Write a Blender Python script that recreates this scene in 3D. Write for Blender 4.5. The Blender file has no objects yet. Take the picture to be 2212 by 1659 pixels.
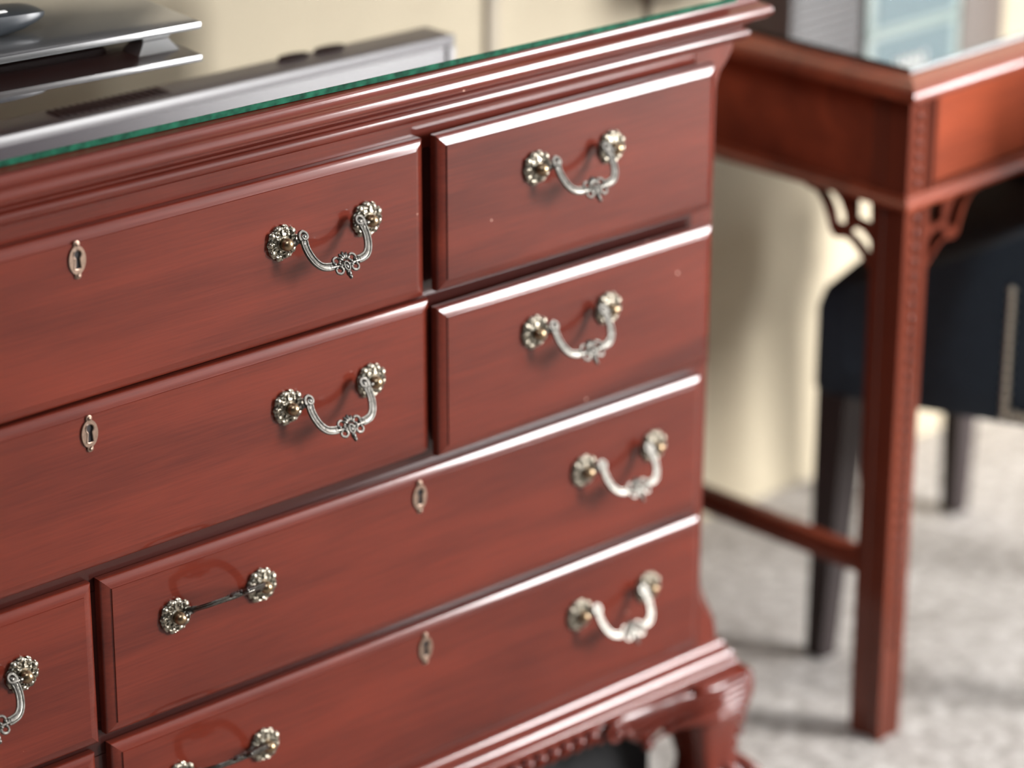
import bpy, bmesh, math, random
from math import sin, cos, pi, radians
from mathutils import Vector, Matrix, geometry
random.seed(7)
S = bpy.context.scene
COL = S.collection

# ------------------------------------------------------------------ camera
cam_d = bpy.data.cameras.new('camera'); cam = bpy.data.objects.new('camera', cam_d); COL.objects.link(cam)
R_ = Vector((0.743732, -0.668476, 0.001392)); U_ = Vector((0.249702, 0.279743, 0.927034)); F_ = Vector((0.620090, 0.689118, -0.374974))
CP = Vector((-1.2172, -1.9733, 1.6414))
cam.matrix_world = Matrix(((R_.x, U_.x, -F_.x, CP.x), (R_.y, U_.y, -F_.y, CP.y), (R_.z, U_.z, -F_.z, CP.z), (0, 0, 0, 1)))
cam_d.sensor_width = 36.0; cam_d.sensor_fit = 'HORIZONTAL'; cam_d.lens = 108.49
cam_d.clip_start = 0.05; cam_d.clip_end = 60
cam_d.dof.use_dof = True; cam_d.dof.focus_distance = 2.60; cam_d.dof.aperture_fstop = 2.2; cam_d.dof.aperture_blades = 0
S.camera = cam

# ------------------------------------------------------------------ world, daylight, exposure
W = bpy.data.worlds.new('world'); S.world = W; W.use_nodes = True
W.node_tree.nodes['Background'].inputs[0].default_value = (0.75, 0.86, 1.0, 1)
W.node_tree.nodes['Background'].inputs[1].default_value = 1.0

def area(name, loc, direction, sx, sy, power, col):
    d = bpy.data.lights.new(name, 'AREA'); d.shape = 'RECTANGLE'; d.size = sx; d.size_y = sy; d.energy = power; d.color = col
    o = bpy.data.objects.new(name, d); COL.objects.link(o); o.location = loc
    o.rotation_euler = Vector(direction).to_track_quat('-Z', 'Y').to_euler()
    return o
# daylight entering through the window in the front wall, behind and to the right of the camera
area('window_daylight', (3.18, -2.93, 1.46), (0, 1, 0), 1.05, 1.50, 375, (1.0, 0.985, 0.985))
area('window_daylight', (5.22, -2.93, 1.46), (0, 1, 0), 0.90, 1.50, 190, (0.94, 0.97, 1.0))# added cool overhead fill without a fixture, lifting haze on the left drawers
area('overhead_fill', (-0.5, -0.85, 2.55), (0, 0, -1), 0.9, 0.5, 19, (0.82, 0.90, 1.0))

S.view_settings.view_transform = 'Standard'; S.view_settings.look = 'None'
S.view_settings.exposure = 0.58; S.view_settings.gamma = 1.0; S.view_settings.use_curve_mapping = False

# ------------------------------------------------------------------ materials
def mat(name):
    m = bpy.data.materials.new(name); m.use_nodes = True
    nt = m.node_tree; return m, nt, nt.nodes['Principled BSDF']
def N(nt, t, **kw):
    n = nt.nodes.new(t)
    for k, v in kw.items(): setattr(n, k, v)
    return n
def simple(name, col, rough=.5, metal=0, coat=0, coat_r=.05, ior=None, noise=0, nscale=30, bump=0):
    m, nt, b = mat(name)
    b.inputs['Base Color'].default_value = (*col, 1); b.inputs['Roughness'].default_value = rough; b.inputs['Metallic'].default_value = metal
    b.inputs['Coat Weight'].default_value = coat; b.inputs['Coat Roughness'].default_value = coat_r
    if ior: b.inputs['IOR'].default_value = ior
    if noise or bump:
        tc = N(nt, 'ShaderNodeTexCoord'); no = N(nt, 'ShaderNodeTexNoise'); no.inputs['Scale'].default_value = nscale; no.inputs['Detail'].default_value = 5
        nt.links.new(tc.outputs['Object'], no.inputs['Vector'])
        if noise:
            r = N(nt, 'ShaderNodeValToRGB'); r.color_ramp.elements[0].position = .3; r.color_ramp.elements[1].position = .7
            r.color_ramp.elements[0].color = (*[c*(1-noise) for c in col], 1); r.color_ramp.elements[1].color = (*[min(1, c*(1+noise)) for c in col], 1)
            nt.links.new(no.outputs['Fac'], r.inputs['Fac']); nt.links.new(r.outputs['Color'], b.inputs['Base Color'])
        if bump:
            bp = N(nt, 'ShaderNodeBump'); bp.inputs['Strength'].default_value = bump; bp.inputs['Distance'].default_value = .002
            nt.links.new(no.outputs['Fac'], bp.inputs['Height']); nt.links.new(bp.outputs['Normal'], b.inputs['Normal'])
    return m
def wood(name, axis, dark=(.040, .0056, .0036), light=(.142, .0215, .0105), coat_r=.10, wear=1.0):
    m, nt, b = mat(name)
    tc = N(nt, 'ShaderNodeTexCoord'); oi = N(nt, 'ShaderNodeObjectInfo')
    add = N(nt, 'ShaderNodeVectorMath', operation='ADD'); sc = N(nt, 'ShaderNodeMath', operation='MULTIPLY'); sc.inputs[1].default_value = 7.0
    nt.links.new(oi.outputs['Random'], sc.inputs[0]); nt.links.new(tc.outputs['Object'], add.inputs[0]); nt.links.new(sc.outputs[0], add.inputs[1])
    def stretched(lo, hi, detail, rough=.6, dist=0.0):
        mp = N(nt, 'ShaderNodeMapping'); mp.inputs['Scale'].default_value = [lo if i == axis else hi for i in range(3)]
        no = N(nt, 'ShaderNodeTexNoise'); no.inputs['Scale'].default_value = 1; no.inputs['Detail'].default_value = detail
        no.inputs['Roughness'].default_value = rough; no.inputs['Distortion'].default_value = dist
        nt.links.new(add.outputs[0], mp.inputs['Vector']); nt.links.new(mp.outputs[0], no.inputs['Vector']); return no
    fine = stretched(14, 420, 3, .7); figure = stretched(2.2, 16, 4, .55, .6); cloud = stretched(3.0, 9, 2)
    r1 = N(nt, 'ShaderNodeValToRGB'); e = r1.color_ramp.elements
    e[0].position = .30; e[0].color = (*dark, 1); e[1].position = .68; e[1].color = (*light, 1)
    mx = N(nt, 'ShaderNodeMath', operation='MULTIPLY_ADD'); mx.inputs[1].default_value = .45
    m2 = N(nt, 'ShaderNodeMath', operation='MULTIPLY'); m2.inputs[1].default_value = .30
    m3 = N(nt, 'ShaderNodeMath', operation='MULTIPLY_ADD'); m3.inputs[1].default_value = .25
    nt.links.new(fine.outputs['Fac'], m3.inputs[0]); nt.links.new(cloud.outputs['Fac'], m2.inputs[0]); nt.links.new(m2.outputs[0], m3.inputs[2])
    nt.links.new(figure.outputs['Fac'], mx.inputs[0]); nt.links.new(m3.outputs[0], mx.inputs[2]); nt.links.new(mx.outputs[0], r1.inputs['Fac'])
    # small pale chips and scratches in the lacquer
    vo = N(nt, 'ShaderNodeTexVoronoi'); vo.inputs['Scale'].default_value = 34; vo.inputs['Randomness'].default_value = 1
    nt.links.new(add.outputs[0], vo.inputs['Vector'])
    lt = N(nt, 'ShaderNodeMath', operation='LESS_THAN'); lt.inputs[1].default_value = .042
    nt.links.new(vo.outputs['Distance'], lt.inputs[0])
    sp = N(nt, 'ShaderNodeSeparateColor'); nt.links.new(vo.outputs['Color'], sp.inputs[0])
    gt = N(nt, 'ShaderNodeMath', operation='GREATER_THAN'); gt.inputs[1].default_value = .78; nt.links.new(sp.outputs[0], gt.inputs[0])
    mu = N(nt, 'ShaderNodeMath', operation='MULTIPLY'); nt.links.new(lt.outputs[0], mu.inputs[0]); nt.links.new(gt.outputs[0], mu.inputs[1])
    mw = N(nt, 'ShaderNodeMath', operation='MULTIPLY'); mw.inputs[1].default_value = wear * .8; nt.links.new(mu.outputs[0], mw.inputs[0])
    mix = N(nt, 'ShaderNodeMix', data_type='RGBA'); mix.inputs[7].default_value = (.62, .38, .30, 1)
    nt.links.new(mw.outputs[0], mix.inputs[0]); nt.links.new(r1.outputs['Color'], mix.inputs[6]); nt.links.new(mix.outputs[2], b.inputs['Base Color'])
    b.inputs['Roughness'].default_value = .38; b.inputs['Coat Weight'].default_value = .66; b.inputs['Coat Roughness'].default_value = coat_r; b.inputs['Coat IOR'].default_value = 1.42; b.inputs['Specular IOR Level'].default_value = .08
    bp = N(nt, 'ShaderNodeBump'); bp.inputs['Strength'].default_value = .12; bp.inputs['Distance'].default_value = .0006
    nt.links.new(fine.outputs['Fac'], bp.inputs['Height']); nt.links.new(bp.outputs['Normal'], b.inputs['Normal'])
    return m
WX = wood('mahogany_grain_along', 0); WZ = wood('mahogany_grain_upright', 2); WF = wood('shaded_frame_mahogany', 0, dark=(.016, .0032, .0026), light=(.048, .0088, .0058), wear=.6); WY = wood('mahogany_grain_deep', 1)  # WF: frame wood darkened for the shade between the drawers
WD = wood('desk_mahogany', 0, dark=(.060, .015, .010), light=(.29, .060, .026), wear=.3)
WDZ = wood('desk_mahogany_upright', 2, dark=(.060, .013, .008), light=(.16, .035, .017), wear=.3)
BOXW = simple('drawer_side_wood', (.20, .11, .06), .6, noise=.25, nscale=60)
PEW = simple('antique_pewter', (.125, .118, .105), .33, 1, noise=.35, nscale=350, bump=.12)
PEWD = simple('antique_pewter_dark', (.30, .27, .215), .30, 1, noise=.45, nscale=300, bump=.3)
BRS = simple('aged_brass', (.26, .185, .11), .30, 1, noise=.35, nscale=250)
BRZ = simple('bronze_plate', (.27, .19, .145), .42, 1, noise=.2, nscale=300)
DARK = simple('dark_hollow', (.012, .008, .008), .8)
VOID = simple('under_shade_black', (.003, .003, .0035), .9)
NAVY = simple('navy_upholstery', (.014, .023, .034), .85, noise=.25, nscale=160, bump=.3)
CHLEG = simple('dark_chair_leg', (.024, .014, .013), .7)
NAIL = simple('pale_nailhead', (.70, .62, .50), .32, 1)
WALL = simple('cream_wall_paint', (.44, .378, .268), .75, noise=.03, nscale=14, bump=.06)
WHITE = simple('white_paint', (.82, .80, .76), .6)
TAUPE = simple('taupe_wall_paint', (.20, .195, .205), .8)
CEIL = simple('ceiling_paint', (.42, .43, .45), .8)
PLATE = simple('dark_gloss_metal', (.085, .085, .085), .30, .6, coat=.8, coat_r=.06)
FOOT = simple('grey_cast_feet', (.42, .42, .42), .4, .5)
REM = simple('black_remote_plastic', (.020, .024, .028), .38)
TVB = simple('tv_bezel_plastic', (.14, .13, .135), .35)
TVS = simple('tv_screen', (.040, .036, .042), .21, ior=1.32)
TEAL = simple('teal_carton', (.040, .092, .104), .5)
MINT = simple('pale_mint_edge', (.21, .27, .25), .5)
GREY = simple('grey_plastic', (.040, .0385, .0375), .5)
TAN = simple('brown_carton', (.10, .075, .057), .6)
LAMPM = simple('dark_bronze_lamp', (.06, .05, .035), .4, .7)
STRIP = simple('grey_strip', (.36, .31, .235), .7)
GREEN = simple('green_glass_edge', (.008, .060, .034), .5, ior=1.15, noise=.7, nscale=110)
def mirror_glass(name, under, fac):
    # plate glass lying on dark polished wood, strongly reflecting at the low viewing angle
    m, nt, b = mat(name); nt.nodes.remove(b)
    out = nt.nodes['Material Output']; g = N(nt, 'ShaderNodeBsdfGlossy'); g.inputs['Roughness'].default_value = .012; g.inputs['Color'].default_value = (.97, .98, .97, 1)
    d = N(nt, 'ShaderNodeBsdfDiffuse'); d.inputs['Color'].default_value = (*under, 1); mx = N(nt, 'ShaderNodeMixShader')
    lw = N(nt, 'ShaderNodeLayerWeight'); lw.inputs['Blend'].default_value = fac
    nt.links.new(lw.outputs['Fresnel'], mx.inputs[0]); nt.links.new(d.outputs[0], mx.inputs[1]); nt.links.new(g.outputs[0], mx.inputs[2]); nt.links.new(mx.outputs[0], out.inputs[0])
    return m
GLASS2 = mirror_glass('plate_glass_on_desk', (.03, .009, .007), .91)
GLASS = mirror_glass('plate_glass_over_wood', (.03, .009, .007), .925)
def carpet_mat():
    m, nt, b = mat('beige_carpet'); tc = N(nt, 'ShaderNodeTexCoord')
    n1 = N(nt, 'ShaderNodeTexNoise'); n1.inputs['Scale'].default_value = 46; n1.inputs['Detail'].default_value = 4; n1.inputs['Roughness'].default_value = .7
    n2 = N(nt, 'ShaderNodeTexNoise'); n2.inputs['Scale'].default_value = 700; n2.inputs['Detail'].default_value = 2
    for n in (n1, n2): nt.links.new(tc.outputs['Object'], n.inputs['Vector'])
    r = N(nt, 'ShaderNodeValToRGB'); r.color_ramp.elements[0].position = .36; r.color_ramp.elements[1].position = .62
    r.color_ramp.elements[0].color = (.33, .30, .265, 1); r.color_ramp.elements[1].color = (.66, .625, .58, 1)
    nt.links.new(n1.outputs['Fac'], r.inputs['Fac']); nt.links.new(r.outputs['Color'], b.inputs['Base Color']); b.inputs['Roughness'].default_value = .95
    a = N(nt, 'ShaderNodeMath', operation='ADD'); nt.links.new(n1.outputs['Fac'], a.inputs[0]); nt.links.new(n2.outputs['Fac'], a.inputs[1])
    bp = N(nt, 'ShaderNodeBump'); bp.inputs['Strength'].default_value = .7; bp.inputs['Distance'].default_value = .008
    nt.links.new(a.outputs[0], bp.inputs['Height']); nt.links.new(bp.outputs['Normal'], b.inputs['Normal']); return m
CARPET = carpet_mat()

# ------------------------------------------------------------------ mesh helpers
def obj(name, bm, m, parent=None, smooth=True, angle=38, loc=None, rot=None, mitre=None):
    bmesh.ops.recalc_face_normals(bm, faces=bm.faces[:])
    me = bpy.data.meshes.new(name); bm.to_mesh(me); bm.free(); me.materials.append(m)
    if smooth:
        me.polygons.foreach_set('use_smooth', [True]*len(me.polygons)); me.set_sharp_from_angle(angle=radians(angle))
    if mitre:                                            # keep the mitred corner edges crisp
        i, j = mitre
        for e in me.edges:
            d = me.vertices[e.vertices[0]].co - me.vertices[e.vertices[1]].co
            if abs(d[i]) > 1e-6 and abs(d[j]) > 1e-6: e.use_edge_sharp = True
    return link(name, me, parent, loc, rot)
def link(name, me, parent=None, loc=None, rot=None):
    o = bpy.data.objects.new(name, me); COL.objects.link(o)
    if parent: o.parent = parent
    if loc: o.location = loc
    if rot: o.rotation_euler = rot
    return o
def thing(name, label, cat, loc=(0, 0, 0), rz=0, group=None):
    o = bpy.data.objects.new(name, None); COL.objects.link(o); o.location = loc; o.rotation_euler = (0, 0, rz); o.empty_display_size = .05
    o['label'] = label; o['category'] = cat
    if group: o['group'] = group
    return o
def struct(name, bm, m, parent=None, **k):
    o = obj(name, bm, m, parent, **k); o['kind'] = 'structure'; return o
def box(bm, x0, x1, y0, y1, z0, z1, bev=0, seg=2):
    vs = [bm.verts.new((x, y, z)) for x in (x0, x1) for y in (y0, y1) for z in (z0, z1)]
    fs = [bm.faces.new([vs[i] for i in f]) for f in ((0, 1, 3, 2), (4, 6, 7, 5), (0, 4, 5, 1), (2, 3, 7, 6), (0, 2, 6, 4), (1, 5, 7, 3))]
    if bev:
        es = list({e for f in fs for e in f.edges}); bmesh.ops.bevel(bm, geom=es, offset=bev, segments=seg, affect='EDGES', profile=.5)
    return bm
def B(*a, **k): return box(bmesh.new(), *a, **k)
def loft(bm, loops, cap0=True, cap1=True, closed=True):
    rows = [[bm.verts.new(p) for p in l] for l in loops]
    n = len(rows[0])
    for a, b in zip(rows, rows[1:]):
        for i in range(n if closed else n-1):
            j = (i+1) % n; bm.faces.new((a[i], a[j], b[j], b[i]))
    if cap0: bm.faces.new(rows[0][::-1])
    if cap1: bm.faces.new(rows[-1])
    return bm
def tube(bm, pts, rad, seg=8, flat=None, up=(0, 1, 0)):
    """sweep a circle (or an ellipse: flat = in-plane factor, across factor) along pts"""
    pts = [Vector(p) for p in pts]; n = len(pts)
    if not hasattr(rad, '__len__'): rad = [rad]*n
    loops = []; up = Vector(up)
    for i, p in enumerate(pts):
        t = (pts[min(i+1, n-1)] - pts[max(i-1, 0)]).normalized()
        a = up.cross(t)
        if a.length < 1e-4: a = Vector((1, 0, 0)).cross(t)
        a.normalize(); b = t.cross(a).normalized()
        fa, fb = flat or (1, 1)
        loops.append([p + a*(rad[i]*fa*cos(2*pi*k/seg)) + b*(rad[i]*fb*sin(2*pi*k/seg)) for k in range(seg)])
    return loft(bm, loops)
def ball(bm, c, r, u=10, v=7, rot=None):
    if not hasattr(r, '__len__'): r = (r, r, r)
    M = Matrix.Translation(c) @ (rot.to_4x4() if rot else Matrix()) @ Matrix.Diagonal((*r, 1))
    bmesh.ops.create_uvsphere(bm, u_segments=u, v_segments=v, radius=1, matrix=M); return bm
def smooth_path(pts, n=6):
    """Catmull-Rom through pts"""
    P = [Vector(p) for p in pts]; P = [P[0]*2-P[1]] + P + [P[-1]*2-P[-2]]; out = []
    for i in range(1, len(P)-2):
        for k in range(n):
            t = k/n; a, b, c, d = P[i-1:i+3]
            out.append(.5*((2*b) + (c-a)*t + (2*a-5*b+4*c-d)*t*t + (3*b-a-3*c+d)*t**3))
    out.append(P[-2]); return out
def taper(r0, r1, n, bulge=0): return [r0+(r1-r0)*i/(n-1)+bulge*sin(pi*i/(n-1)) for i in range(n)]
def extrude_poly(bm, loops, h, frame):
    """polygon with holes (lists of 2-D points), thickness h; frame(s, t, depth) gives the 3-D point"""
    tri = geometry.tessellate_polygon([[Vector((p[0], p[1], 0)) for p in l] for l in loops])
    flat = [p for l in loops for p in l]
    A = [bm.verts.new(frame(p[0], p[1], 0)) for p in flat]; C = [bm.verts.new(frame(p[0], p[1], h)) for p in flat]
    for t in tri:
        try: bm.faces.new([A[i] for i in t]); bm.faces.new([C[i] for i in reversed(t)])
        except ValueError: pass
    k = 0
    for l in loops:
        n = len(l)
        for i in range(n):
            j = (i+1) % n; bm.faces.new((A[k+i], A[k+j], C[k+j], C[k+i]))
        k += n
    return bm
def round2(pts, n=5):
    return [(p.x, p.y) for p in smooth_path([(a, b, 0) for a, b in pts], n)]
def mould(bm, prof, xL, xR, yf, yb):
    """profile (outset, z) swept along the left, front and right of a case, mitred at the corners"""
    rows = []
    for o, z in prof:
        rows.append([bm.verts.new(p) for p in ((xL-o, yb, z), (xL-o, yf-o, z), (xR+o, yf-o, z), (xR+o, yb, z))])
    for a, b in zip(rows, rows[1:]):
        for i in range(3): bm.faces.new((a[i], a[i+1], b[i+1], b[i]))
    for k in (0, 3): bm.faces.new([r[k] for r in rows])
    bm.faces.new([r[k] for r in (rows[0], rows[-1]) for k in ((0, 3) if r is rows[0] else (3, 0))])
    return bm

# ------------------------------------------------------------------ room shell
YW = .535
RX, RL, RF, RH = 6.5, -4.6, -2.80, 2.6
struct('floor', B(RL, RX+.1, RF-.1, YW+.1, -.08, 0), CARPET, smooth=False)
struct('ceiling', B(RL, RX+.1, RF-.1, YW+.1, RH, RH+.08), CEIL, smooth=False)
struct('wall_back', B(RL, RX+.1, YW, YW+.1, 0, RH), WALL, smooth=False)
struct('wall_left', B(RL-.1, RL, RF, YW+.1, 0, RH), TAUPE, smooth=False)
struct('wall_right', B(RX, RX+.1, RF, YW, 0, RH), TAUPE, smooth=False)
WZ0, WZ1 = .69, 2.23
bm = bmesh.new()
for x0, x1, z0, z1 in ((RL, 2.64, 0, RH), (3.72, 4.75, 0, RH), (5.69, RX+.1, 0, RH), (2.64, 3.72, 0, WZ0), (2.64, 3.72, WZ1, RH), (4.75, 5.69, 0, WZ0), (4.75, 5.69, WZ1, RH)): box(bm, x0, x1, RF-.1, RF, z0, z1)
struct('wall_front', bm, TAUPE, smooth=False)
for n, x0, x1 in ((1, 2.64, 3.72), (2, 4.75, 5.69)):
    bm = bmesh.new()
    for x in (x0, x1-.04): box(bm, x, x+.04, RF-.06, RF, WZ0, WZ1)
    for z in (WZ0, WZ1-.04): box(bm, x0+.04, x1-.04, RF-.06, RF, z, z+.04)
    struct('window_%d' % n, bm, WHITE, smooth=False)
struct('wall_strip_1', B(1.0, 1.018, YW-.006, YW, .02, 2.6, bev=.002), STRIP)  # thin upright strip, a little darker than the wall

# ------------------------------------------------------------------ dresser
XL, XR, YF, YB = -.674, .854, .012, .50
ZT = .8885
dresser = thing('dresser', 'long mahogany dresser with rows of drawers and ornate bail handles', 'dresser', (0, 0, 0))
# carcase behind the face frame
bm = bmesh.new()
box(bm, XL+.002, XR-.03, YF+.034, YB, .19, .85)
obj('carcase', bm, WY, dresser, smooth=False)
# cornice with cove, bullnose and bead
corn = [(-.02, .8435), (.001, .8435), (.0060, .8445), (.0090, .8462), (.0108, .8485), (.0113, .8502), (.0111, .8520), (.0105, .8538), (.0095, .8552), (.0076, .8562), (.0058, .8564), (.0058, .8584),
        (.0085, .8595), (.0110, .8618), (.0150, .8650), (.0195, .8670), (.0225, .8676), (.0225, .8692), (.0250, .8702), (.0262, .8718), (.0264, .8732), (.0261, .8748), (.0255, .8768), (.0245, .8788), (.0228, .8798),
        (.0205, .8802), (.0180, .8812), (.0160, .8828), (.0152, .8840), (.0149, .8850), (.0143, .8866), (.0135, .8880), (.0120, .8885), (.0095, .8885), (-.05, .8885)]
SAG = .0052                                              # the old top leans a little down to the right
obj('cornice', mould(bmesh.new(), corn, XL, XR, YF, YB), WX, dresser, angle=32, mitre=(0, 1), loc=(-.0046, 0, 0), rot=(0, SAG, 0))
obj('top_board', B(XL+.01, XR-.01, YF+.01, YB, .852, ZT-.0005), WX, dresser, smooth=False, loc=(-.0046, 0, 0), rot=(0, SAG, 0))
base = [(-.02, .2005), (.0005, .2005), (.0032, .1995), (.0058, .1965), (.0068, .1925), (.0068, .1900), (.0080, .1896), (.0108, .1880), (.0130, .1845), (.0140, .1800), (.0140, .1776),
        (.0158, .1772), (.0170, .1750), (.0172, .1715), (.0160, .1695), (.0120, .1690), (.0120, .1660), (-.02, .1660)]
obj('base_moulding', mould(bmesh.new(), base, XL, XR, YF, YB), WX, dresser, angle=32, mitre=(0, 1))
# face frame: corner posts with chamfer and lamb's tongue stops, rails, dividers
def corner_post(side):
    bm = bmesh.new(); xo = XR if side > 0 else XL
    loops = []
    for z, c in ((.195, .0), (.207, .0), (.222, .004), (.240, .017), (.252, .024), (.266, .027), (.792, .023), (.803, .0215), (.812, .018), (.822, .008), (.832, .001), (.836, .0), (.85, .0)):
        c = max(c, .0012)
        p = [(xo-side*.052, YF), (xo-side*c, YF), (xo, YF+c), (xo, YF+.06), (xo-side*.052, YF+.06)]
        loops.append([(x, y, z) for x, y in p])
    loft(bm, loops); return obj('corner_post', bm, WZ, dresser, angle=30)
corner_post(1); corner_post(-1)
xa0, xa1 = XL+.0518, XR-.0518
for z0, z1 in ((.8130, .8500), (.6590, .6920), (.5000, .5360), (.3440, .3760), (.1950, .2230)):
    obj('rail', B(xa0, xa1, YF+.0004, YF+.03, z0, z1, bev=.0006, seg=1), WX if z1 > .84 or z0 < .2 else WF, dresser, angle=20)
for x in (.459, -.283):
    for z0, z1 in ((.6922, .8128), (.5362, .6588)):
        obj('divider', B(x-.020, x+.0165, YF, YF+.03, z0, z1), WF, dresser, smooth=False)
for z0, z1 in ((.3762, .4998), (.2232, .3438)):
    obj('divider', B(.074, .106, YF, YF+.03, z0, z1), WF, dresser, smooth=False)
for x0, x1, z0, z1 in ((XL+.0525, -.30, .5362, .8128),): pass
obj('interior_shade', B(xa0, xa1, YF+.031, YF+.0335, .20, .85), DARK, dresser, smooth=False)  # dark sheet standing in for the shade inside the case

# --- handles
P = .0933
def bail_mesh():
    bm = bmesh.new()
    for s in (-1, 1):
        X = lambda l: [(s*x, y, z) for x, y, z in l]
        tube(bm, X(smooth_path([(.0455, 0, 0), (.041, -.0008, -.0003), (.036, -.002, -.0003), (.0315, -.003, -.0005)], 4)), taper(.0030, .0026, 13, -.0006), 8)
        ball(bm, (s*.0385, -.001, 0), (.0016, .0034, .0034), 8, 6)
        # scroll at the shoulder
        sp = [(.0305 + (.0050-.0030*t)*cos(-.5+t*7.0), -.0038-.0012*t, .0022 + (.0054-.0032*t)*sin(-.5+t*7.0)) for t in [i/18 for i in range(19)]]
        tube(bm, X(sp), taper(.0020, .0012, 19), 6)
        ball(bm, (s*.0305, -.0048, .0022), (.0027, .0020, .0027), 8, 6)
        ball(bm, (s*.0272, -.0038, .0032), (.0016, .0016, .0018), 8, 6)
        ball(bm, (s*.0330, -.0030, -.0030), (.0026, .0024, .0034), 8, 6)
        # arm: flat core with two raised rims and a groove
        arm = smooth_path([(.0318, -.003, -.0015), (.0325, -.003, -.006), (.0322, -.003, -.0115), (.0306, -.003, -.0180), (.0278, -.003, -.0235), (.0235, -.003, -.0275), (.0175, -.003, -.0292), (.0140, -.003, -.0294)], 6)
        arm = [Vector((p.x*s, p.y, p.z)) for p in arm]; n = len(arm)
        tube(bm, arm, [.0034]*n, 10, flat=(1.0, .58))
        for off in (-.0028, .0028, -.0006):
            rim = []
            for i, p in enumerate(arm):
                t = (arm[min(i+1, n-1)]-arm[max(i-1, 0)]).normalized(); a = Vector((0, 1, 0)).cross(t).normalized()
                rim.append(p + a*off + Vector((0, -.0016, 0)))
            tube(bm, rim, .00095 if abs(off) > .001 else .0005, 6)
        for x, r in ((.0160, .0030), (.0142, .0022), (.0126, .0027), (.0108, .0018)):
            ball(bm, (s*x, -.003, -.0294 - (.0146-x)*.08), (.0010, r*.8, r), 8, 6)
        # C-scrolls above and below the bar
        for cz, r, a0, a1 in ((-.0262, .0036, -40, 235), (-.0345, .0036, -230, 50)):
            arc = [(.0085 + r*cos(radians(a0+(a1-a0)*t)), -.0042, cz + r*.9*sin(radians(a0+(a1-a0)*t))) for t in [i/12 for i in range(13)]]
            tube(bm, X(arc), taper(.0016, .0011, 13), 6)
            ball(bm, X([arc[0]])[0], .0021, 8, 6); ball(bm, X([arc[-1]])[0], .0017, 8, 6)
    bar = [(x, -.003, -.0300 - .0010*cos(x/.0145*pi/2)) for x in [(-.0145+.029*i/8) for i in range(9)]]
    tube(bm, bar, [.0022]*9, 8)
    # shell fan, cartouche and pendant
    for k in range(5):
        a = radians(-56+28*k); L = .0060 if k == 2 else .0054
        c = (sin(a)*.0052, -.0048, -.0285 + cos(a)*.0056)
        ball(bm, c, (.0017, .0019, L*.66), 8, 6, Matrix.Rotation(a, 3, 'Y'))
    ball(bm, (0, -.0030, -.0315), (.0062, .0020, .0046), 12, 8)
    ov = [(.0027*cos(t), -.0052, -.0325+.0040*sin(t)) for t in [2*pi*i/14 for i in range(15)]]
    tube(bm, ov, .0009, 6); ball(bm, (0, -.0045, -.0325), (.0020, .0017, .0030), 8, 6)
    ball(bm, (0, -.0040, -.0385), (.0026, .0025, .0036), 8, 7); ball(bm, (0, -.0044, -.0420), (.0019, .0019, .0024), 8, 6)
    return bm
def rosette_mesh(seed):
    rnd = random.Random(seed); bm = bmesh.new()
    # domed back plate with lobed rim
    loops = []
    nn = 40
    for r, d in ((.0150, 0), (.0152, .0012), (.0140, .0024), (.0110, .0032), (.0070, .0038), (.0030, .0050)):
        loops.append([(r*(1+(.055*cos(10*t) if r > .010 else 0))*cos(t), -d, r*(1+(.055*cos(10*t) if r > .010 else 0))*sin(t)) for t in [2*pi*i/nn for i in range(nn)]])
    loft(bm, loops)
    for k in range(10):                                  # leafy lobes
        a = 2*pi*k/10 + pi/10*0; r = .0133
        R = Matrix.Rotation(-a, 3, 'Y')
        lr = (.0034, .0046, .0030)[k % 3]
        ball(bm, ((r-.0004*(k % 3))*cos(a), -.0024, (r-.0004*(k % 3))*sin(a)), (lr*.9, .0022, .0034), 8, 6, R)
        ball(bm, (.0150*cos(a+.20), -.0020, .0150*sin(a+.20)), (.0012, .0014, .0020), 6, 5, R)
        c0 = Vector((.0112*cos(a+.31), -.0040, .0112*sin(a+.31)))
        arc = [c0 + R @ Vector((.0022*cos(q), 0, .0022*sin(q))) for q in [(-.5+4.4*i/7) for i in range(8)]]
        tube(bm, arc, .00075, 5)
    for k in range(8):                                   # inner petals
        a = 2*pi*k/8 + .2; R = Matrix.Rotation(-a, 3, 'Y')
        ball(bm, (.0082*cos(a), -.0042, .0082*sin(a)), (.0026, .0012, .0010), 8, 5, R)
        ball(bm, (.0100*cos(a+.3), -.0042, .0100*sin(a+.3)), .0010, 6, 5)
    ring = [(.0062*cos(t), -.0048, .0062*sin(t)) for t in [2*pi*i/20 for i in range(21)]]
    tube(bm, ring, .0010, 6)
    return bm
def knob_mesh():
    bm = bmesh.new(); nn = 20; L = []
    for r, d in ((.0042, .002), (.0036, .0045), (.0052, .0056), (.0058, .0080), (.0055, .0104), (.0046, .0124), (.0028, .0139), (.0008, .0144)):
        L.append([(r*cos(2*pi*i/nn), -d, r*sin(2*pi*i/nn)) for i in range(nn)])
    return loft(bm, L)
def tomesh(name, bm, m, angle=50):
    bmesh.ops.recalc_face_normals(bm, faces=bm.faces[:]); me = bpy.data.meshes.new(name); bm.to_mesh(me); bm.free(); me.materials.append(m)
    me.polygons.foreach_set('use_smooth', [True]*len(me.polygons)); me.set_sharp_from_angle(angle=radians(angle)); return me
ME_BAIL = tomesh('bail', bail_mesh(), PEW); ME_ROS = tomesh('rosette', rosette_mesh(3), PEWD); ME_KNOB = tomesh('post_knob', knob_mesh(), BRS)
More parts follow.
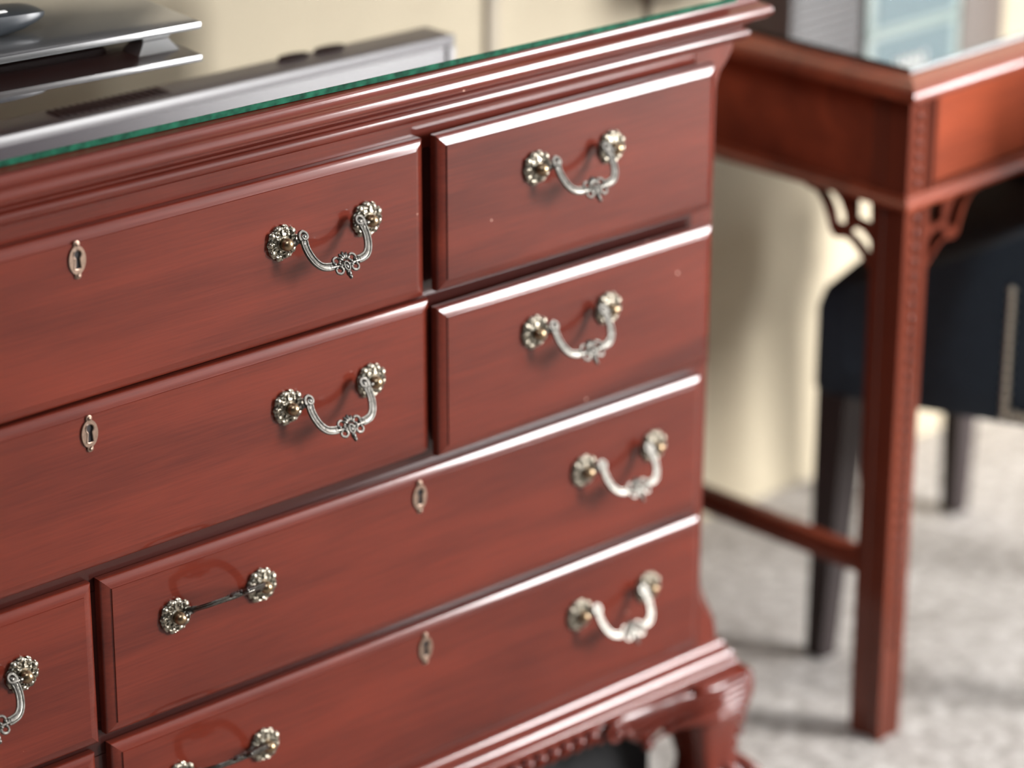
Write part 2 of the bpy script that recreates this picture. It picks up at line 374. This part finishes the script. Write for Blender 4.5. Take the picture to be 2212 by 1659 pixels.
def key_mesh():
    bm = bmesh.new(); n = 56; outer = []; inner = []
    for i in range(n):
        t = 2*pi*i/n + pi/2
        outer.append((.0080*cos(t), .0122*sin(t)))
    hole = [(.0036*cos(radians(a)), .0042+.0040*sin(radians(a))) for a in range(-40, 221, 20)]
    hole += [(-.0021, .0010), (-.0030, -.0070), (-.0015, -.0078), (.0015, -.0078), (.0030, -.0070), (.0021, .0010)]
    extrude_poly(bm, [outer, hole], .0016, lambda s, t, d: (s, -d, t))
    for sgn in (1, -1):
        loops = [[(r*cos(2*pi*i/14), -d, sgn*.0134+r*sin(2*pi*i/14)) for i in range(14)] for r, d in ((.0030, 0), (.0030, .0013), (.0020, .0016))]
        loft(bm, loops); ball(bm, (0, -.0017, sgn*.0136), (.0015, .0012, .0015), 8, 6)
    # raised rim round the keyhole
    tube(bm, [(a*1.08, -.0016, .0004+b*1.06) for a, b in hole + hole[:1]], .0006, 5)
    return bm
ME_KEY = tomesh('keyhole_plate', key_mesh(), BRZ, 30); ME_VOID = None
def handle(drawer, x, z, tilt=-34):
    for s in (-1, 1):
        link('rosette', ME_ROS, drawer, (x+s*P/2, 0, z), (0, radians(0 if s < 0 else 17), 0))
        link('post_knob', ME_KNOB, drawer, (x+s*P/2, 0, z))
    link('bail', ME_BAIL, drawer, (x, -.0088, z), (radians(tilt), 0, 0))
def keyhole(drawer, x, z):
    link('keyhole_plate', ME_KEY, drawer, (x, 0, z))
    bm = bmesh.new(); box(bm, x-.0045, x+.0045, -.0004, .002, z-.009, z+.009); obj('keyhole_recess', bm, DARK, drawer, smooth=False)
LIP = [(0, 0), (.0003, .0010), (.0009, .0012)]
_o, _d = LIP[-1]
for _a, _l in [(10+2.4*i, .00105) for i in range(8)] + [(44, .0005), (54, .0005), (64, .0005), (76, .0005), (86, .0004)]:
    _o += _l*cos(radians(_a)); _d += _l*sin(radians(_a)); LIP.append((_o, _d))
LIP.append((_o, .0115))
def drawer(x0, x1, z0, z1, dy=0, roll=0, box_depth=.30):
    """front with thumbnail-moulded lip; local origin at its centre, face in the plane y = 0"""
    cx, cz = (x0+x1)/2, (z0+z1)/2; hx, hz = (x1-x0)/2, (z1-z0)/2
    bm = bmesh.new()
    loops = [[(-hx-o, y, -hz-o), (hx+o, y, -hz-o), (hx+o, y, hz+o), (-hx-o, y, hz+o)] for o, y in LIP]
    loft(bm, loops)
    d = obj('drawer', bm, WX, dresser, angle=28, mitre=(0, 2), loc=(cx, dy, cz), rot=(0, radians(roll), 0))
    bb = bmesh.new(); box(bb, -hx+.004, hx-.004, .0116, .0116+box_depth, -hz+.006, hz-.010)
    obj('drawer_box', bb, BOXW, d, smooth=False)
    return d, cx, cz
A1 = drawer(-.270, .4455, .6888, .8166)
A2 = drawer(-.270, .4495, .5375, .6664, dy=-.002)
R1 = drawer(.4735, .8025, .6935, .8190, dy=-.009)
R2 = drawer(.4705, .8005, .5345, .6592, dy=-.012)
C3 = drawer(.1040, .8015, .3742, .5010, roll=.32)
C4 = drawer(.1070, .8050, .2215, .3458)
B3 = drawer(-.6215, .0760, .3714, .5037)
B4 = drawer(-.6215, .0710, .2200, .3440)
L1 = drawer(-.622, -.294, .6920, .8166); L2 = drawer(-.622, -.294, .5345, .6600)
for d, hz in ((A1, .7690), (A2, .6185)):
    for x in (.3405, -.1655): handle(d[0], x-d[1], hz-d[2])
keyhole(A1[0], .0869-A1[1], .8045-.002-A1[2]); keyhole(A2[0], .0884-A2[1], .6521-.001-A2[2])
handle(R1[0], .6255-R1[1], .7765-R1[2]); handle(R2[0], .6210-R2[1], .6195-R2[2])
handle(C3[0], .2136-C3[1], .4565-C3[2], -119); handle(C3[0], .6965-C3[1], .4550-C3[2])
handle(C4[0], .2115-C4[1], .2995-C4[2], -119); handle(C4[0], .6925-C4[1], .3015-C4[2])
keyhole(C3[0], .4442-C3[1], .4872-C3[2]); keyhole(C4[0], .4495-C4[1], .3307-C4[2])
handle(B3[0], -.0369-B3[1], .4560-B3[2]); handle(B3[0], -.5200-B3[1], .4560-B3[2])
handle(B4[0], -.0369-B4[1], .3000-B4[2]); handle(B4[0], -.5200-B4[1], .3000-B4[2])
handle(L1[0], -.458-L1[1], .7690-L1[2]); handle(L2[0], -.458-L2[1], .6185-L2[2])
for d, x, z in ((B3, -.272, .4872), (B4, -.272, .3307)): keyhole(d[0], x-d[1], z-d[2])

# --- gadrooned apron and carved cabriole legs
obj('apron', B(XL+.02, XR-.02, YF-.006, YF+.02, .150, .1665), WX, dresser, smooth=False)
bm = bmesh.new()
x = -.44
while x < .668:
    ball(bm, (x, YF-.012, .1595), (.0072, .0105, .0118), 10, 7, Matrix.Rotation(radians(42), 3, 'Y')); x += .0172
tube(bm, [(-.46, YF-.004, .1595), (.68, YF-.004, .1595)], .0085, 8)
obj('gadroon_moulding', bm, WX, dresser)
def rsq(cx, cy, w, z, k=.72, n=24):
    """rounded square section, superellipse"""
    out = []
    for i in range(n):
        t = 2*pi*(i+.5)/n; c, s_ = cos(t), sin(t); e = k*.6
        out.append((cx + w/2*math.copysign(abs(c)**e, c), cy + w/2*math.copysign(abs(s_)**e, s_), z))
    return out
def cabriole(side, front=True):
    xo = XR if side > 0 else XL; yo = YF if front else YB; fy = 1 if front else -1
    root = bmesh.new(); L = []
    for z, o, w in ((.170, .0255, .083), (.163, .0305, .087), (.154, .034, .090), (.145, .035, .089), (.132, .0325, .083), (.115, .0272, .073), (.098, .0228, .063), (.080, .0205, .055), (.066, .0205, .052),
                    (.056, .024, .056), (.046, .032, .066), (.034, .038, .075), (.020, .039, .078), (.008, .035, .073), (.0, .029, .064)):
        L.append(rsq(xo+side*(o-w/2), yo-fy*(o-w/2), w, z))
    loft(root, L)
    if front:
        # toes of the claw foot
        for dx, dy in ((.030, .0), (0, .030), (.028, .028)):
            cx0, cy0 = xo+side*(.0), yo
            tube(root, smooth_path([(cx0+side*(dx*.55-.006), cy0-dy*.55+.006, .068), (cx0+side*(dx*1.05), cy0-dy*1.05, .048), (cx0+side*(dx*1.28), cy0-dy*1.28, .026), (cx0+side*(dx*1.16), cy0-dy*1.16, .006)], 4), taper(.006, .0065, 13, .002), 8)
    leg = obj('cabriole_leg', root, WZ, dresser, angle=60)
    if front:
        bm = bmesh.new()
        # carved ear: acanthus leaf running from the knee along the apron, ending in a scroll
        def X(l): return [(xo+side*a, YF-b, z) for a, b, z in l]
        zbot = [(-.205, .160), (-.178, .1500), (-.160, .1490), (-.142, .145), (-.128, .130), (-.112, .119), (-.100, .124), (-.092, .131), (-.078, .127), (-.066, .132), (-.052, .124), (-.030, .105), (.0, .100)]
        def zb(a):
            for (a0, z0), (a1, z1) in zip(zbot, zbot[1:]):
                if a <= a1: return z0+(z1-z0)*max(0, a-a0)/(a1-a0)
            return .10
        def outset(a): return .011+.0195*max(0, min(1, (a+.20)/.20))**1.5
        secs = []
        for i in range(31):
            a = -.200+.200*i/30; o = outset(a); b0 = zb(a); zt_ = .1672; zm = .5*(zt_+b0)
            secs.append(X([(a, -.004, zt_), (a, o*.55, zt_), (a, o*.86, zt_-.003), (a, o, zt_-.35*(zt_-b0)), (a, o*.97, zm), (a, o*.78, b0+.12*(zt_-b0)), (a, o*.55, b0), (a, -.004, b0)]))
        loft(bm, secs)
        for k in range(6):
            f = k/5; z0 = .1630-.040*f; a0 = .012; a1 = -.150+.088*f
            c = (z0 - max(zb(a1)+.004, .112))/(a0-a1)**2; st = []
            for i in range(15):
                a = a0+(a1-a0)*i/14; z = z0-c*(a0-a)**2; q = max(0, min(1, (a+.075)/.050)); o = outset(a)*(1-q)+.0325*q
                st.append((a, o + .0030 - (.006*f*f if a > -.02 else .0035*f*f) - .010*max(0, (a-.002))*2, z))
            tube(bm, smooth_path(X(st), 3), taper(.0036, .0010, 43, .0014), 8)
        # volute
        sp = [(-.160 + (.0145-.011*t)*cos(-.4+t*8.2), .016+.004*t, .1545 + (.0125-.0095*t)*sin(-.4+t*8.2)) for t in [i/26 for i in range(27)]]
        tube(bm, X(sp), taper(.0046, .0030, 27), 8); ball(bm, X([(-.160, .020, .1545)])[0], .0052, 10, 8)
        for a, b, z, r in ((-.112, .018, .119, .0062), (-.084, .019, .127, .0055), (-.066, .020, .131, .0050), (-.138, .016, .140, .0050), (-.176, .014, .146, .0045)):
            ball(bm, X([(a, b-.002, z+.004)])[0], (r*1.25, r*.8, r*1.1), 10, 7)
        # beads down the corner of the knee
        for k in range(7):
            z = .152-.0145*k; o = .033-.0017*k if k < 5 else .0235
            ball(bm, (xo+side*(o-.0078), YF-o+.0078, z), (.0050, .0050, .0058), 10, 7)
        ball(bm, (xo+side*.020, YF-.020, .160), (.011, .011, .009), 12, 8)
        obj('knee_carving', bm, WZ, dresser, angle=60)
for s in (1, -1):
    cabriole(s); cabriole(s, False)

obj('under_shade', B(XL+.05, XR-.045, .062, YB-.05,   .0, .165), VOID, dresser, smooth=False)  # added black block standing in for the shade under the dresser

# --- glass on the dresser
ZG = ZT + .0053
gl = thing('glass_top', 'sheet of plate glass with green edge lying on the mahogany dresser', 'glass', (.09, .25, ZT-.0004), -.0312)
gl.rotation_euler = (0, SAG, -.0312)
w2 = (XR-XL)/2-.012; gf = .0137-.25; gb = .225
obj('glass_sheet', B(-w2, w2, gf+.001, gb, .0004, .0056), GLASS, gl, smooth=False)
bm = bmesh.new(); box(bm, -w2, w2, gf, gf+.0009, .0004, .0056, bev=.0003, seg=1); box(bm, w2, w2+.001, gf+.001, gb, .0004, .0056); box(bm, -w2-.001, -w2, gf+.001, gb, .0004, .0056)
obj('glass_edge', bm, GREEN, gl, smooth=False)

# ------------------------------------------------------------------ media box, remote and television on the dresser
ang = radians(-5.4)
mb = thing('media_box', 'flat dark metal box on tapered feet standing on the dresser glass', 'media box', (.360, .193, ZT+.0041), ang); mb.rotation_euler = (0, SAG, ang)
obj('lid', B(-.42, 0, 0, .24, .0114, .0180, bev=.0012), PLATE, mb, angle=30)
obj('body', B(-.36, -.07, .05, .215, .0060, .0113), DARK, mb, smooth=False)
for fx, fy in ((-.030, .040), (-.250, .040), (-.030, .200), (-.390, .200), (-.390, .040)):
    bm = bmesh.new(); loft(bm, [[(fx+sx*w, fy+sy*d, z) for sx, sy in ((-1, -1), (1, -1), (1, 1), (-1, 1))] for w, d, z in ((.013, .010, .0002), (.0150, .0115, .0035), (.0210, .0150, .0113))])
    obj('foot', bm, FOOT, mb, angle=20)
rm = thing('remote', 'black remote control lying on the flat media box', 'remote', (.243, .275, ZT+.0229), radians(-6)); rm.rotation_euler = (0, SAG, radians(-6))
bm = bmesh.new(); L = []
for x, w, zb, zt in ((-.175, .010, .008, .014), (-.172, .018, .003, .018), (-.160, .0225, .0005, .020), (-.10, .0235, .0003, .021), (-.060, .0235, .0005, .0205), (-.040, .0235, .002, .020), (-.024, .0228, .0045, .0192), (-.010, .0205, .0085, .0182), (-.003, .0165, .0110, .0172), (0, .0115, .0128, .0162)):
    zm = zt*.72+zb*.28
    L.append([(x, -w*.72, zb), (x, -w*.93, zb*.6+zm*.4), (x, -w, zm), (x, -w*.97, zt*.9+zm*.1), (x, -w*.90, zt), (x, 0, zt+.0002), (x, w*.90, zt), (x, w*.97, zt*.9+zm*.1), (x, w, zm), (x, w*.93, zb*.6+zm*.4), (x, w*.72, zb)])
loft(bm, L); obj('remote_shell', bm, REM, rm, angle=45)
obj('button', B(-.052, -.036, -.012, -.006, .0203, .0212, bev=.0006), WHITE, rm)
for k in range(5):
    for j in (-1, 0, 1): obj('button', B(-.075-.014*k-.004, -.075-.014*k+.004, j*.012-.004, j*.012+.004, .0205, .0215, bev=.001), GREY, rm)

tv = thing('television', 'wide flat television held above the dresser by a wall arm', 'television', (0, .30, .976))
obj('tv_case', B(-.76, .752, .006, .045, 0, .86, bev=.004), TVB, tv, angle=30)
bm = bmesh.new(); box(bm, -.76, .752, 0, .0058, 0, .012, bev=.002); box(bm, -.76, .752, 0, .0058, .852, .86); box(bm, -.76, -.752, 0, .0058, .012, .852); box(bm, .744, .752, 0, .0058, .012, .852)
obj('bezel', bm, TVB, tv, angle=30)
obj('screen', B(-.752, .744, .0035, .0056, .012, .852), TVS, tv, smooth=False)
for k in range(16): obj('grille_slot', B(.285+.008*k, .289+.008*k, .012, .036, -.0012, -.0002), DARK, tv, smooth=False)
for x in (.572, .617): obj('foot_socket', loft(bmesh.new(), [[(x+.018*cos(2*pi*i/16), .034+.008*sin(2*pi*i/16), z) for i in range(16)] for z in (-.003, -.0002)]), DARK, tv)
bm = bmesh.new(); box(bm, -.2, .2, .0455, .060, .25, .60); box(bm, -.05, .05, .060, .215, .38, .46); box(bm, -.12, .12, .215, .2345, .30, .55)
obj('wall_arm', bm, LAMPM, tv, smooth=False)

# ------------------------------------------------------------------ writing desk
DW, DD = 1.16, .455
desk = thing('writing_desk', 'reddish mahogany writing desk with square legs and pierced corner brackets', 'desk', (1.0911, -.0115, 0), .0507)
PX, PY = .047, .047
topp = [(-.02, .7385), (.004, .7385), (.0130, .7388), (.0172, .7396), (.0186, .7408), (.0186, .7418), (.0183, .7438), (.0178, .7458), (.0171, .7478), (.0162, .7498), (.0149, .7520), (.0128, .7540), (.0100, .7554), (.0060, .7562), (.0040, .7566), (.0030, .7582), (.0010, .7590), (-.02, .7590)]
bm = bmesh.new()
rows = [[bm.verts.new(p) for p in ((-o, -o, z), (DW+o, -o, z), (DW+o, DD+o, z), (-o, DD+o, z))] for o, z in topp]
for a, b in zip(rows, rows[1:]):
    for i in range(4): bm.faces.new((a[i], a[(i+1) % 4], b[(i+1) % 4], b[i]))
bm.faces.new(rows[0][::-1]); bm.faces.new(rows[-1])
obj('desk_top', bm, WD, desk, angle=32, mitre=(0, 1))
# apron panels, recessed between the corner posts
obj('side_apron', B(.006, .022, PY, DD-PY, .634, .7384), WD, desk, smooth=False)
obj('side_apron', B(DW-.022, DW-.006, PY, DD-PY, .634, .7384), WD, desk, smooth=False)
obj('back_apron', B(PX, DW-PX, DD-.022, DD-.006, .634, .7384), WD, desk, smooth=False)
obj('drawer_front', B(PX+.003, .55, .005, .022, .637, .7370, bev=.0012, seg=1), WD, desk, angle=20)
obj('drawer_front', B(.556, DW-PX-.003, .005, .022, .637, .7370, bev=.0012, seg=1), WD, desk, angle=20)
obj('drawer_divider', B(.5505, .5555, .003, .022, .634, .7384), WDZ, desk, smooth=False)
for xk in (.30, .83):
    bm = bmesh.new(); loft(bm, [[(xk+r*cos(2*pi*i/16), y, .687+r*sin(2*pi*i/16)) for i in range(16)] for r, y in ((.006, .0048), (.005, -.006), (.011, -.012), (.010, -.020), (.004, -.023))]); obj('knob', bm, BRS, desk)
bm = bmesh.new()
mp = [(0, .6195), (.0065, .6195), (.0085, .6215), (.0085, .6250), (.0065, .6275), (.0035, .6295), (.0020, .6335), (0, .6340)]
rows = [[bm.verts.new(p) for p in ((-o, -o, z), (DW+o, -o, z), (DW+o, DD+o, z), (-o, DD+o, z))] for o, z in mp]
rin = [[bm.verts.new(p) for p in ((.03, .03, z), (DW-.03, .03, z), (DW-.03, DD-.03, z), (.03, DD-.03, z))] for z in (.6195, .6340)]
for a, b in list(zip(rows, rows[1:])) + [(rows[-1], rin[1]), (rin[1], rin[0]), (rin[0], rows[0])]:
    for i in range(4): bm.faces.new((a[i], a[(i+1) % 4], b[(i+1) % 4], b[i]))
obj('apron_moulding', bm, WD, desk, angle=30, mitre=(0, 1))
def groove_post(x0, x1, y0, y1, z0, z1, sx, sy):
    """post with two shallow flutes cut in its outer faces"""
    def edge(a, b, fixed, axis, inward):
        out = []
        for t, d in ((0, 0), (.06, 0), (.56, 0), (.59, .0025), (.66, .0025), (.69, 0), (.78, 0), (.81, .0025), (.88, .0025), (.91, 0)):
            v = a+(b-a)*t; out.append((v, fixed+inward*d) if axis == 0 else (fixed+inward*d, v))
        return out
    front, back = (y0, y1) if sy < 0 else (y1, y0); left, right = (x0, x1) if sx < 0 else (x1, x0)
    p = edge(left, right, front, 0, -sy) + [(right, front), (right, back)] + [(left, back)] + [q for q in reversed(edge(front, back, left, 1, -sx))][:-1]
    return loft(bmesh.new(), [[(a, b, z0) for a, b in p], [(a, b, z1) for a, b in p]])
for ix in (0, 1):
    for iy in (0, 1):
        x0 = 0 if ix == 0 else DW-PX; y0 = 0 if iy == 0 else DD-PY
        sx = -1 if ix == 0 else 1; sy = -1 if iy == 0 else 1
        obj('corner_block', groove_post(x0, x0+PX, y0, y0+PY, .634, .7384, sx, sy), WDZ, desk, smooth=False)
        bm = bmesh.new(); LW, LD = .040, .044
        fx = (lambda a: a) if ix == 0 else (lambda a: DW-a); fy = (lambda a: a) if iy == 0 else (lambda a: DD-a)
        lp = []
        for z, t in ((.6194, 0), (.60, 0), (.03, .0015), (0, .0018)):
            w, d = LW-t*2, LD-t*2; c = .007
            lp.append([(fx(t), fy(t), z), (fx(t+w*.30), fy(t), z), (fx(t+w*.34), fy(t+.002), z), (fx(t+w*.66), fy(t+.002), z), (fx(t+w*.70), fy(t), z), (fx(t+w), fy(t), z), (fx(t+w), fy(t+d-c), z), (fx(t+w-c), fy(t+d), z), (fx(t), fy(t+d), z),
                       (fx(t), fy(t+d*.68), z), (fx(t+.002), fy(t+d*.64), z), (fx(t+.002), fy(t+d*.36), z), (fx(t), fy(t+d*.32), z)])
        loft(bm, lp); obj('leg', bm, WDZ, desk, smooth=False)
# carved beads down the front of the left front leg and its block
bm = bmesh.new()
for k in range(7): ball(bm, (.0155, -.0004, .645+.0143*k), (.0040, .0034, .0050), 8, 6)
obj('carved_beads', bm, WDZ, desk)
bm = bmesh.new()
for k in range(32): ball(bm, (.0200, .0012, .115+.0158*k), (.0042, .0028, .0058), 8, 6)
obj('carved_beads', bm, WDZ, desk)
obj('side_stretcher', B(.012, .032, .044, DD-.044, .187, .2125, bev=.002), WDZ, desk)
obj('side_stretcher', B(DW-.032, DW-.012, .044, DD-.044, .187, .2125, bev=.002), WDZ, desk)
# pierced brackets under the apron
outline = round2([(0, .0), (.097, 0)], 1) + [(.095, .006), (.089, .0085)] + round2([(.087, .008), (.080, .010), (.071, .020), (.064, .034), (.059, .048)], 3) + [(.052, .0535), (.044, .0525)] + round2([(.040, .051), (.030, .054), (.018, .064), (.008, .074)], 3) + [(0, .078)]
def ban(pts): return round2(pts, 4)[:-1]
hole1 = [(.079, .0045), (.068, .013), (.060, .025), (.0555, .040), (.0385, .040), (.040, .025), (.047, .012), (.057, .0045)]
hole2 = [(.030, .005), (.006, .005), (.005, .028), (.012, .030), (.029, .028)]
hole3 = [(.037, .0465), (.028, .0505), (.017, .0585), (.0085, .0690), (.0025, .060), (.005, .047), (.013, .039), (.027, .0355)]
def bracket(fr): 
    bm = bmesh.new(); extrude_poly(bm, [outline, hole1, hole2, hole3], .011, fr); obj('pierced_bracket', bm, WDZ, desk, smooth=False)
bracket(lambda s, t, d: (.006+d, .044+s, .6192-t)); bracket(lambda s, t, d: (.040+s, .005+d, .6192-t))
bracket(lambda s, t, d: (.006+d, DD-.044-s, .6192-t)); bracket(lambda s, t, d: (DW-.040-s, .005+d, .6192-t))
bracket(lambda s, t, d: (DW-.006-d, .044+s, .6192-t)); bracket(lambda s, t, d: (DW-.006-d, DD-.044-s, .6192-t))
# glass on the desk
ZD = .7591
dg = thing('glass_top', 'thin sheet of glass covering the writing desk', 'glass', (1.0911, -.0115, ZD), .0507)
obj('glass_sheet', B(.016, DW-.016, .016, DD-.012, .0003, .0055), GLASS2, dg, smooth=False)
bm = bmesh.new(); box(bm, .0145, .0159, .0145, DD-.012, .0003, .0055); box(bm, .0145, DW-.016, .0145, .0159, .0003, .0055)
obj('glass_edge', bm, simple('dark_glass_edge', (.02, .035, .03), .2, coat=1), dg, smooth=False)
ZDG = ZD+.0056

# things along the back of the desk (seen mirrored in its glass)
def carton(z, h, label):
    t = thing('gift_box', label, 'box', (1.508, .405, z), .02, 'teal boxes stacked on the desk')
    obj('box_body', B(-.086, .086, -.06, .05, 0, h, bev=.002), MINT, t, angle=30)
    obj('front_panel', B(-.070, .070, -.0612, -.0601, .008, h-.008), TEAL, t, smooth=False); return t
carton(ZDG, .098, 'lower teal box with pale mint edges, carrying another box on the desk')
t2 = carton(ZDG+.0985, .17, 'upper teal box with pale mint edges and a pale mark, atop another')
bm = bmesh.new()
for k in range(4): tube(bm, [(-.034+.013*k, -.0615, .036), (-.024+.013*k, -.0615, .052+.005*(k % 2)), (-.020+.013*k, -.0615, .034)], .0026, 6)
obj('pale_mark', bm, WHITE, t2)
sp = thing('speaker', 'grey upright speaker with fine horizontal ribs standing on the desk', 'speaker', (1.348, .400, ZDG), .02)
obj('cabinet', B(-.062, .062, -.06, .05, 0, .34, bev=.004), GREY, sp, angle=30)
for k in range(30): obj('rib', B(-.055, .055, -.0622, -.0602, .014+.0105*k, .020+.0105*k), GREY, sp, smooth=False)
kb = thing('carton', 'plain brown carton standing on the desk beside the teal boxes', 'box', (1.652, .420, ZDG), .03)
obj('carton_body', B(-.042, .042, -.06, .05, 0, .33, bev=.002), TAN, kb, angle=30)
obj('lid_flap', B(-.043, .043, -.061, .051, .3302, .334), TAN, kb, smooth=False)
lamp = thing('desk_lamp', 'slim dark bronze lamp stem on the back corner of the desk', 'lamp', (1.106, .385, ZDG))
def lathe(prof, n=20): return loft(bmesh.new(), [[(r*cos(2*pi*i/n), r*sin(2*pi*i/n), z) for i in range(n)] for r, z in prof])
obj('base', lathe([(.028, 0), (.028, .006), (.018, .012), (.008, .022)]), LAMPM, lamp)
obj('stem', lathe([(.006, .0222), (.006, .18), (.012, .185), (.012, .195), (.005, .20), (.005, .218)]), LAMPM, lamp)
obj('finial', lathe([(.004, .2182), (.015, .228), (.018, .238), (.012, .250), (.005, .258), (.0035, .272), (.001, .276)]), LAMPM, lamp)

# ------------------------------------------------------------------ chair
FL = Vector((1.205, .180, 0)); FR = Vector((1.632, .342, 0)); BL = Vector((1.416, -.247, 0)); BR = Vector((1.735, -.135, 0))
ch = thing('upholstered_chair', 'dark navy upholstered chair with pale nailhead trim tucked under the desk', 'chair', (1.45, .04, 0))
O = Vector((1.45, .04, 0))
cen = (FL+FR+BL+BR)/4
def leg(p, top, out):
    bm = bmesh.new(); q = p + out
    for_ = [[(c.x+sx*w-O.x, c.y+sy*w-O.y, z) for sx, sy in ((-1, -1), (1, -1), (1, 1), (-1, 1))] for c, w, z in ((p, .0125, 0), (p.lerp(q, .5), .0165, top*.5), (q, .0215, top))]
    loft(bm, for_); obj('leg', bm, CHLEG, ch, smooth=False)
leg(FL, .330, Vector((.016, -.004, 0))); leg(FR, .330, Vector((-.012, -.012, 0))); leg(BL, .330, Vector((.006, .02, 0))); leg(BR, .330, Vector((-.012, .02, 0)))
# seat block, its corners a little outside the legs
def off(p, k=.028): return p + (p-cen).normalized()*k
c4 = [off(FL), off(FR), off(BR), off(BL)]
c4 = [Vector((1.188, .196, 0)), Vector((1.655, .372, 0)), Vector((1.765, -.165, 0)), Vector((1.400, -.275, 0))]
bm = bmesh.new()
def ring(z, inset):
    m = sum(c4, Vector())/4; return [((c + (m-c).normalized()*inset).x-O.x, (c + (m-c).normalized()*inset).y-O.y, z) for c in c4]
loft(bm, [ring(.328, .006), ring(.334, 0), ring(.432, 0), ring(.452, .008), ring(.464, .030), ring(.470, .07)])
es = [e for e in bm.edges if abs(e.verts[0].co.z-e.verts[1].co.z) > .001]
bmesh.ops.bevel(bm, geom=es, offset=.014, segments=3, affect='EDGES', profile=.5)
obj('seat', bm, NAVY, ch, angle=50)
# sloping upholstered side panels and back
sd = (c4[3]-c4[0]).normalized(); sn = Vector((sd.y, -sd.x, 0))
def side_panel(p0, d, n, th):
    prof = round2([(.035, .462), (.10, .484), (.20, .532), (.33, .600), (.47, .685), (.52, .72)], 4) + [(.535, .36), (.035, .36)]
    bm = bmesh.new(); extrude_poly(bm, [prof], th, lambda s, t, dd: (p0.x+d.x*s-n.x*dd-O.x, p0.y+d.y*s-n.y*dd-O.y, t))
    return bm
if sn.x > 0: sn = -sn
obj('side_panel', side_panel(c4[0]+sn*.003, sd, sn, .05), NAVY, ch, angle=40)
sd2 = (c4[2]-c4[1]).normalized(); sn2 = Vector((-sd2.y, sd2.x, 0)); sn2 = sn2 if sn2.x > 0 else -sn2
obj('side_panel', side_panel(c4[1]+sn2*.003, sd2, sn2, .05), NAVY, ch, angle=40)
bd = (c4[2]-c4[3]); bn = Vector((bd.y, -bd.x, 0)).normalized(); bn = bn if bn.y < 0 else -bn
bm = bmesh.new(); L = []
for z, lean, th in ((.36, 0, .05), (.60, .012, .070), (.74, .022, .070), (.775, .026, .055), (.785, .030, .03)):
    a = c4[3]+bn*(lean+.02); b_ = c4[2]+bn*(lean+.02)
    L.append([(p.x-O.x, p.y-O.y, z) for p in (a, b_, b_-bn*th, a-bn*th)])
loft(bm, L); obj('backrest', bm, NAVY, ch, angle=50)
ME_NAIL = tomesh('nailhead', ball(bmesh.new(), (0, 0, 0), (.0055, .0055, .0055), 8, 6), NAIL)
for k in range(13):
    s = .224; z = .342+.0120*k; p = c4[0]+sn*.0035+sd*s; link('nailhead', ME_NAIL, ch, (p.x-O.x, p.y-O.y, z))
for k in range(1, 20):
    s = .224+.0125*k; p = c4[0]+sn*.0035+sd*s; link('nailhead', ME_NAIL, ch, (p.x-O.x, p.y-O.y, .342))
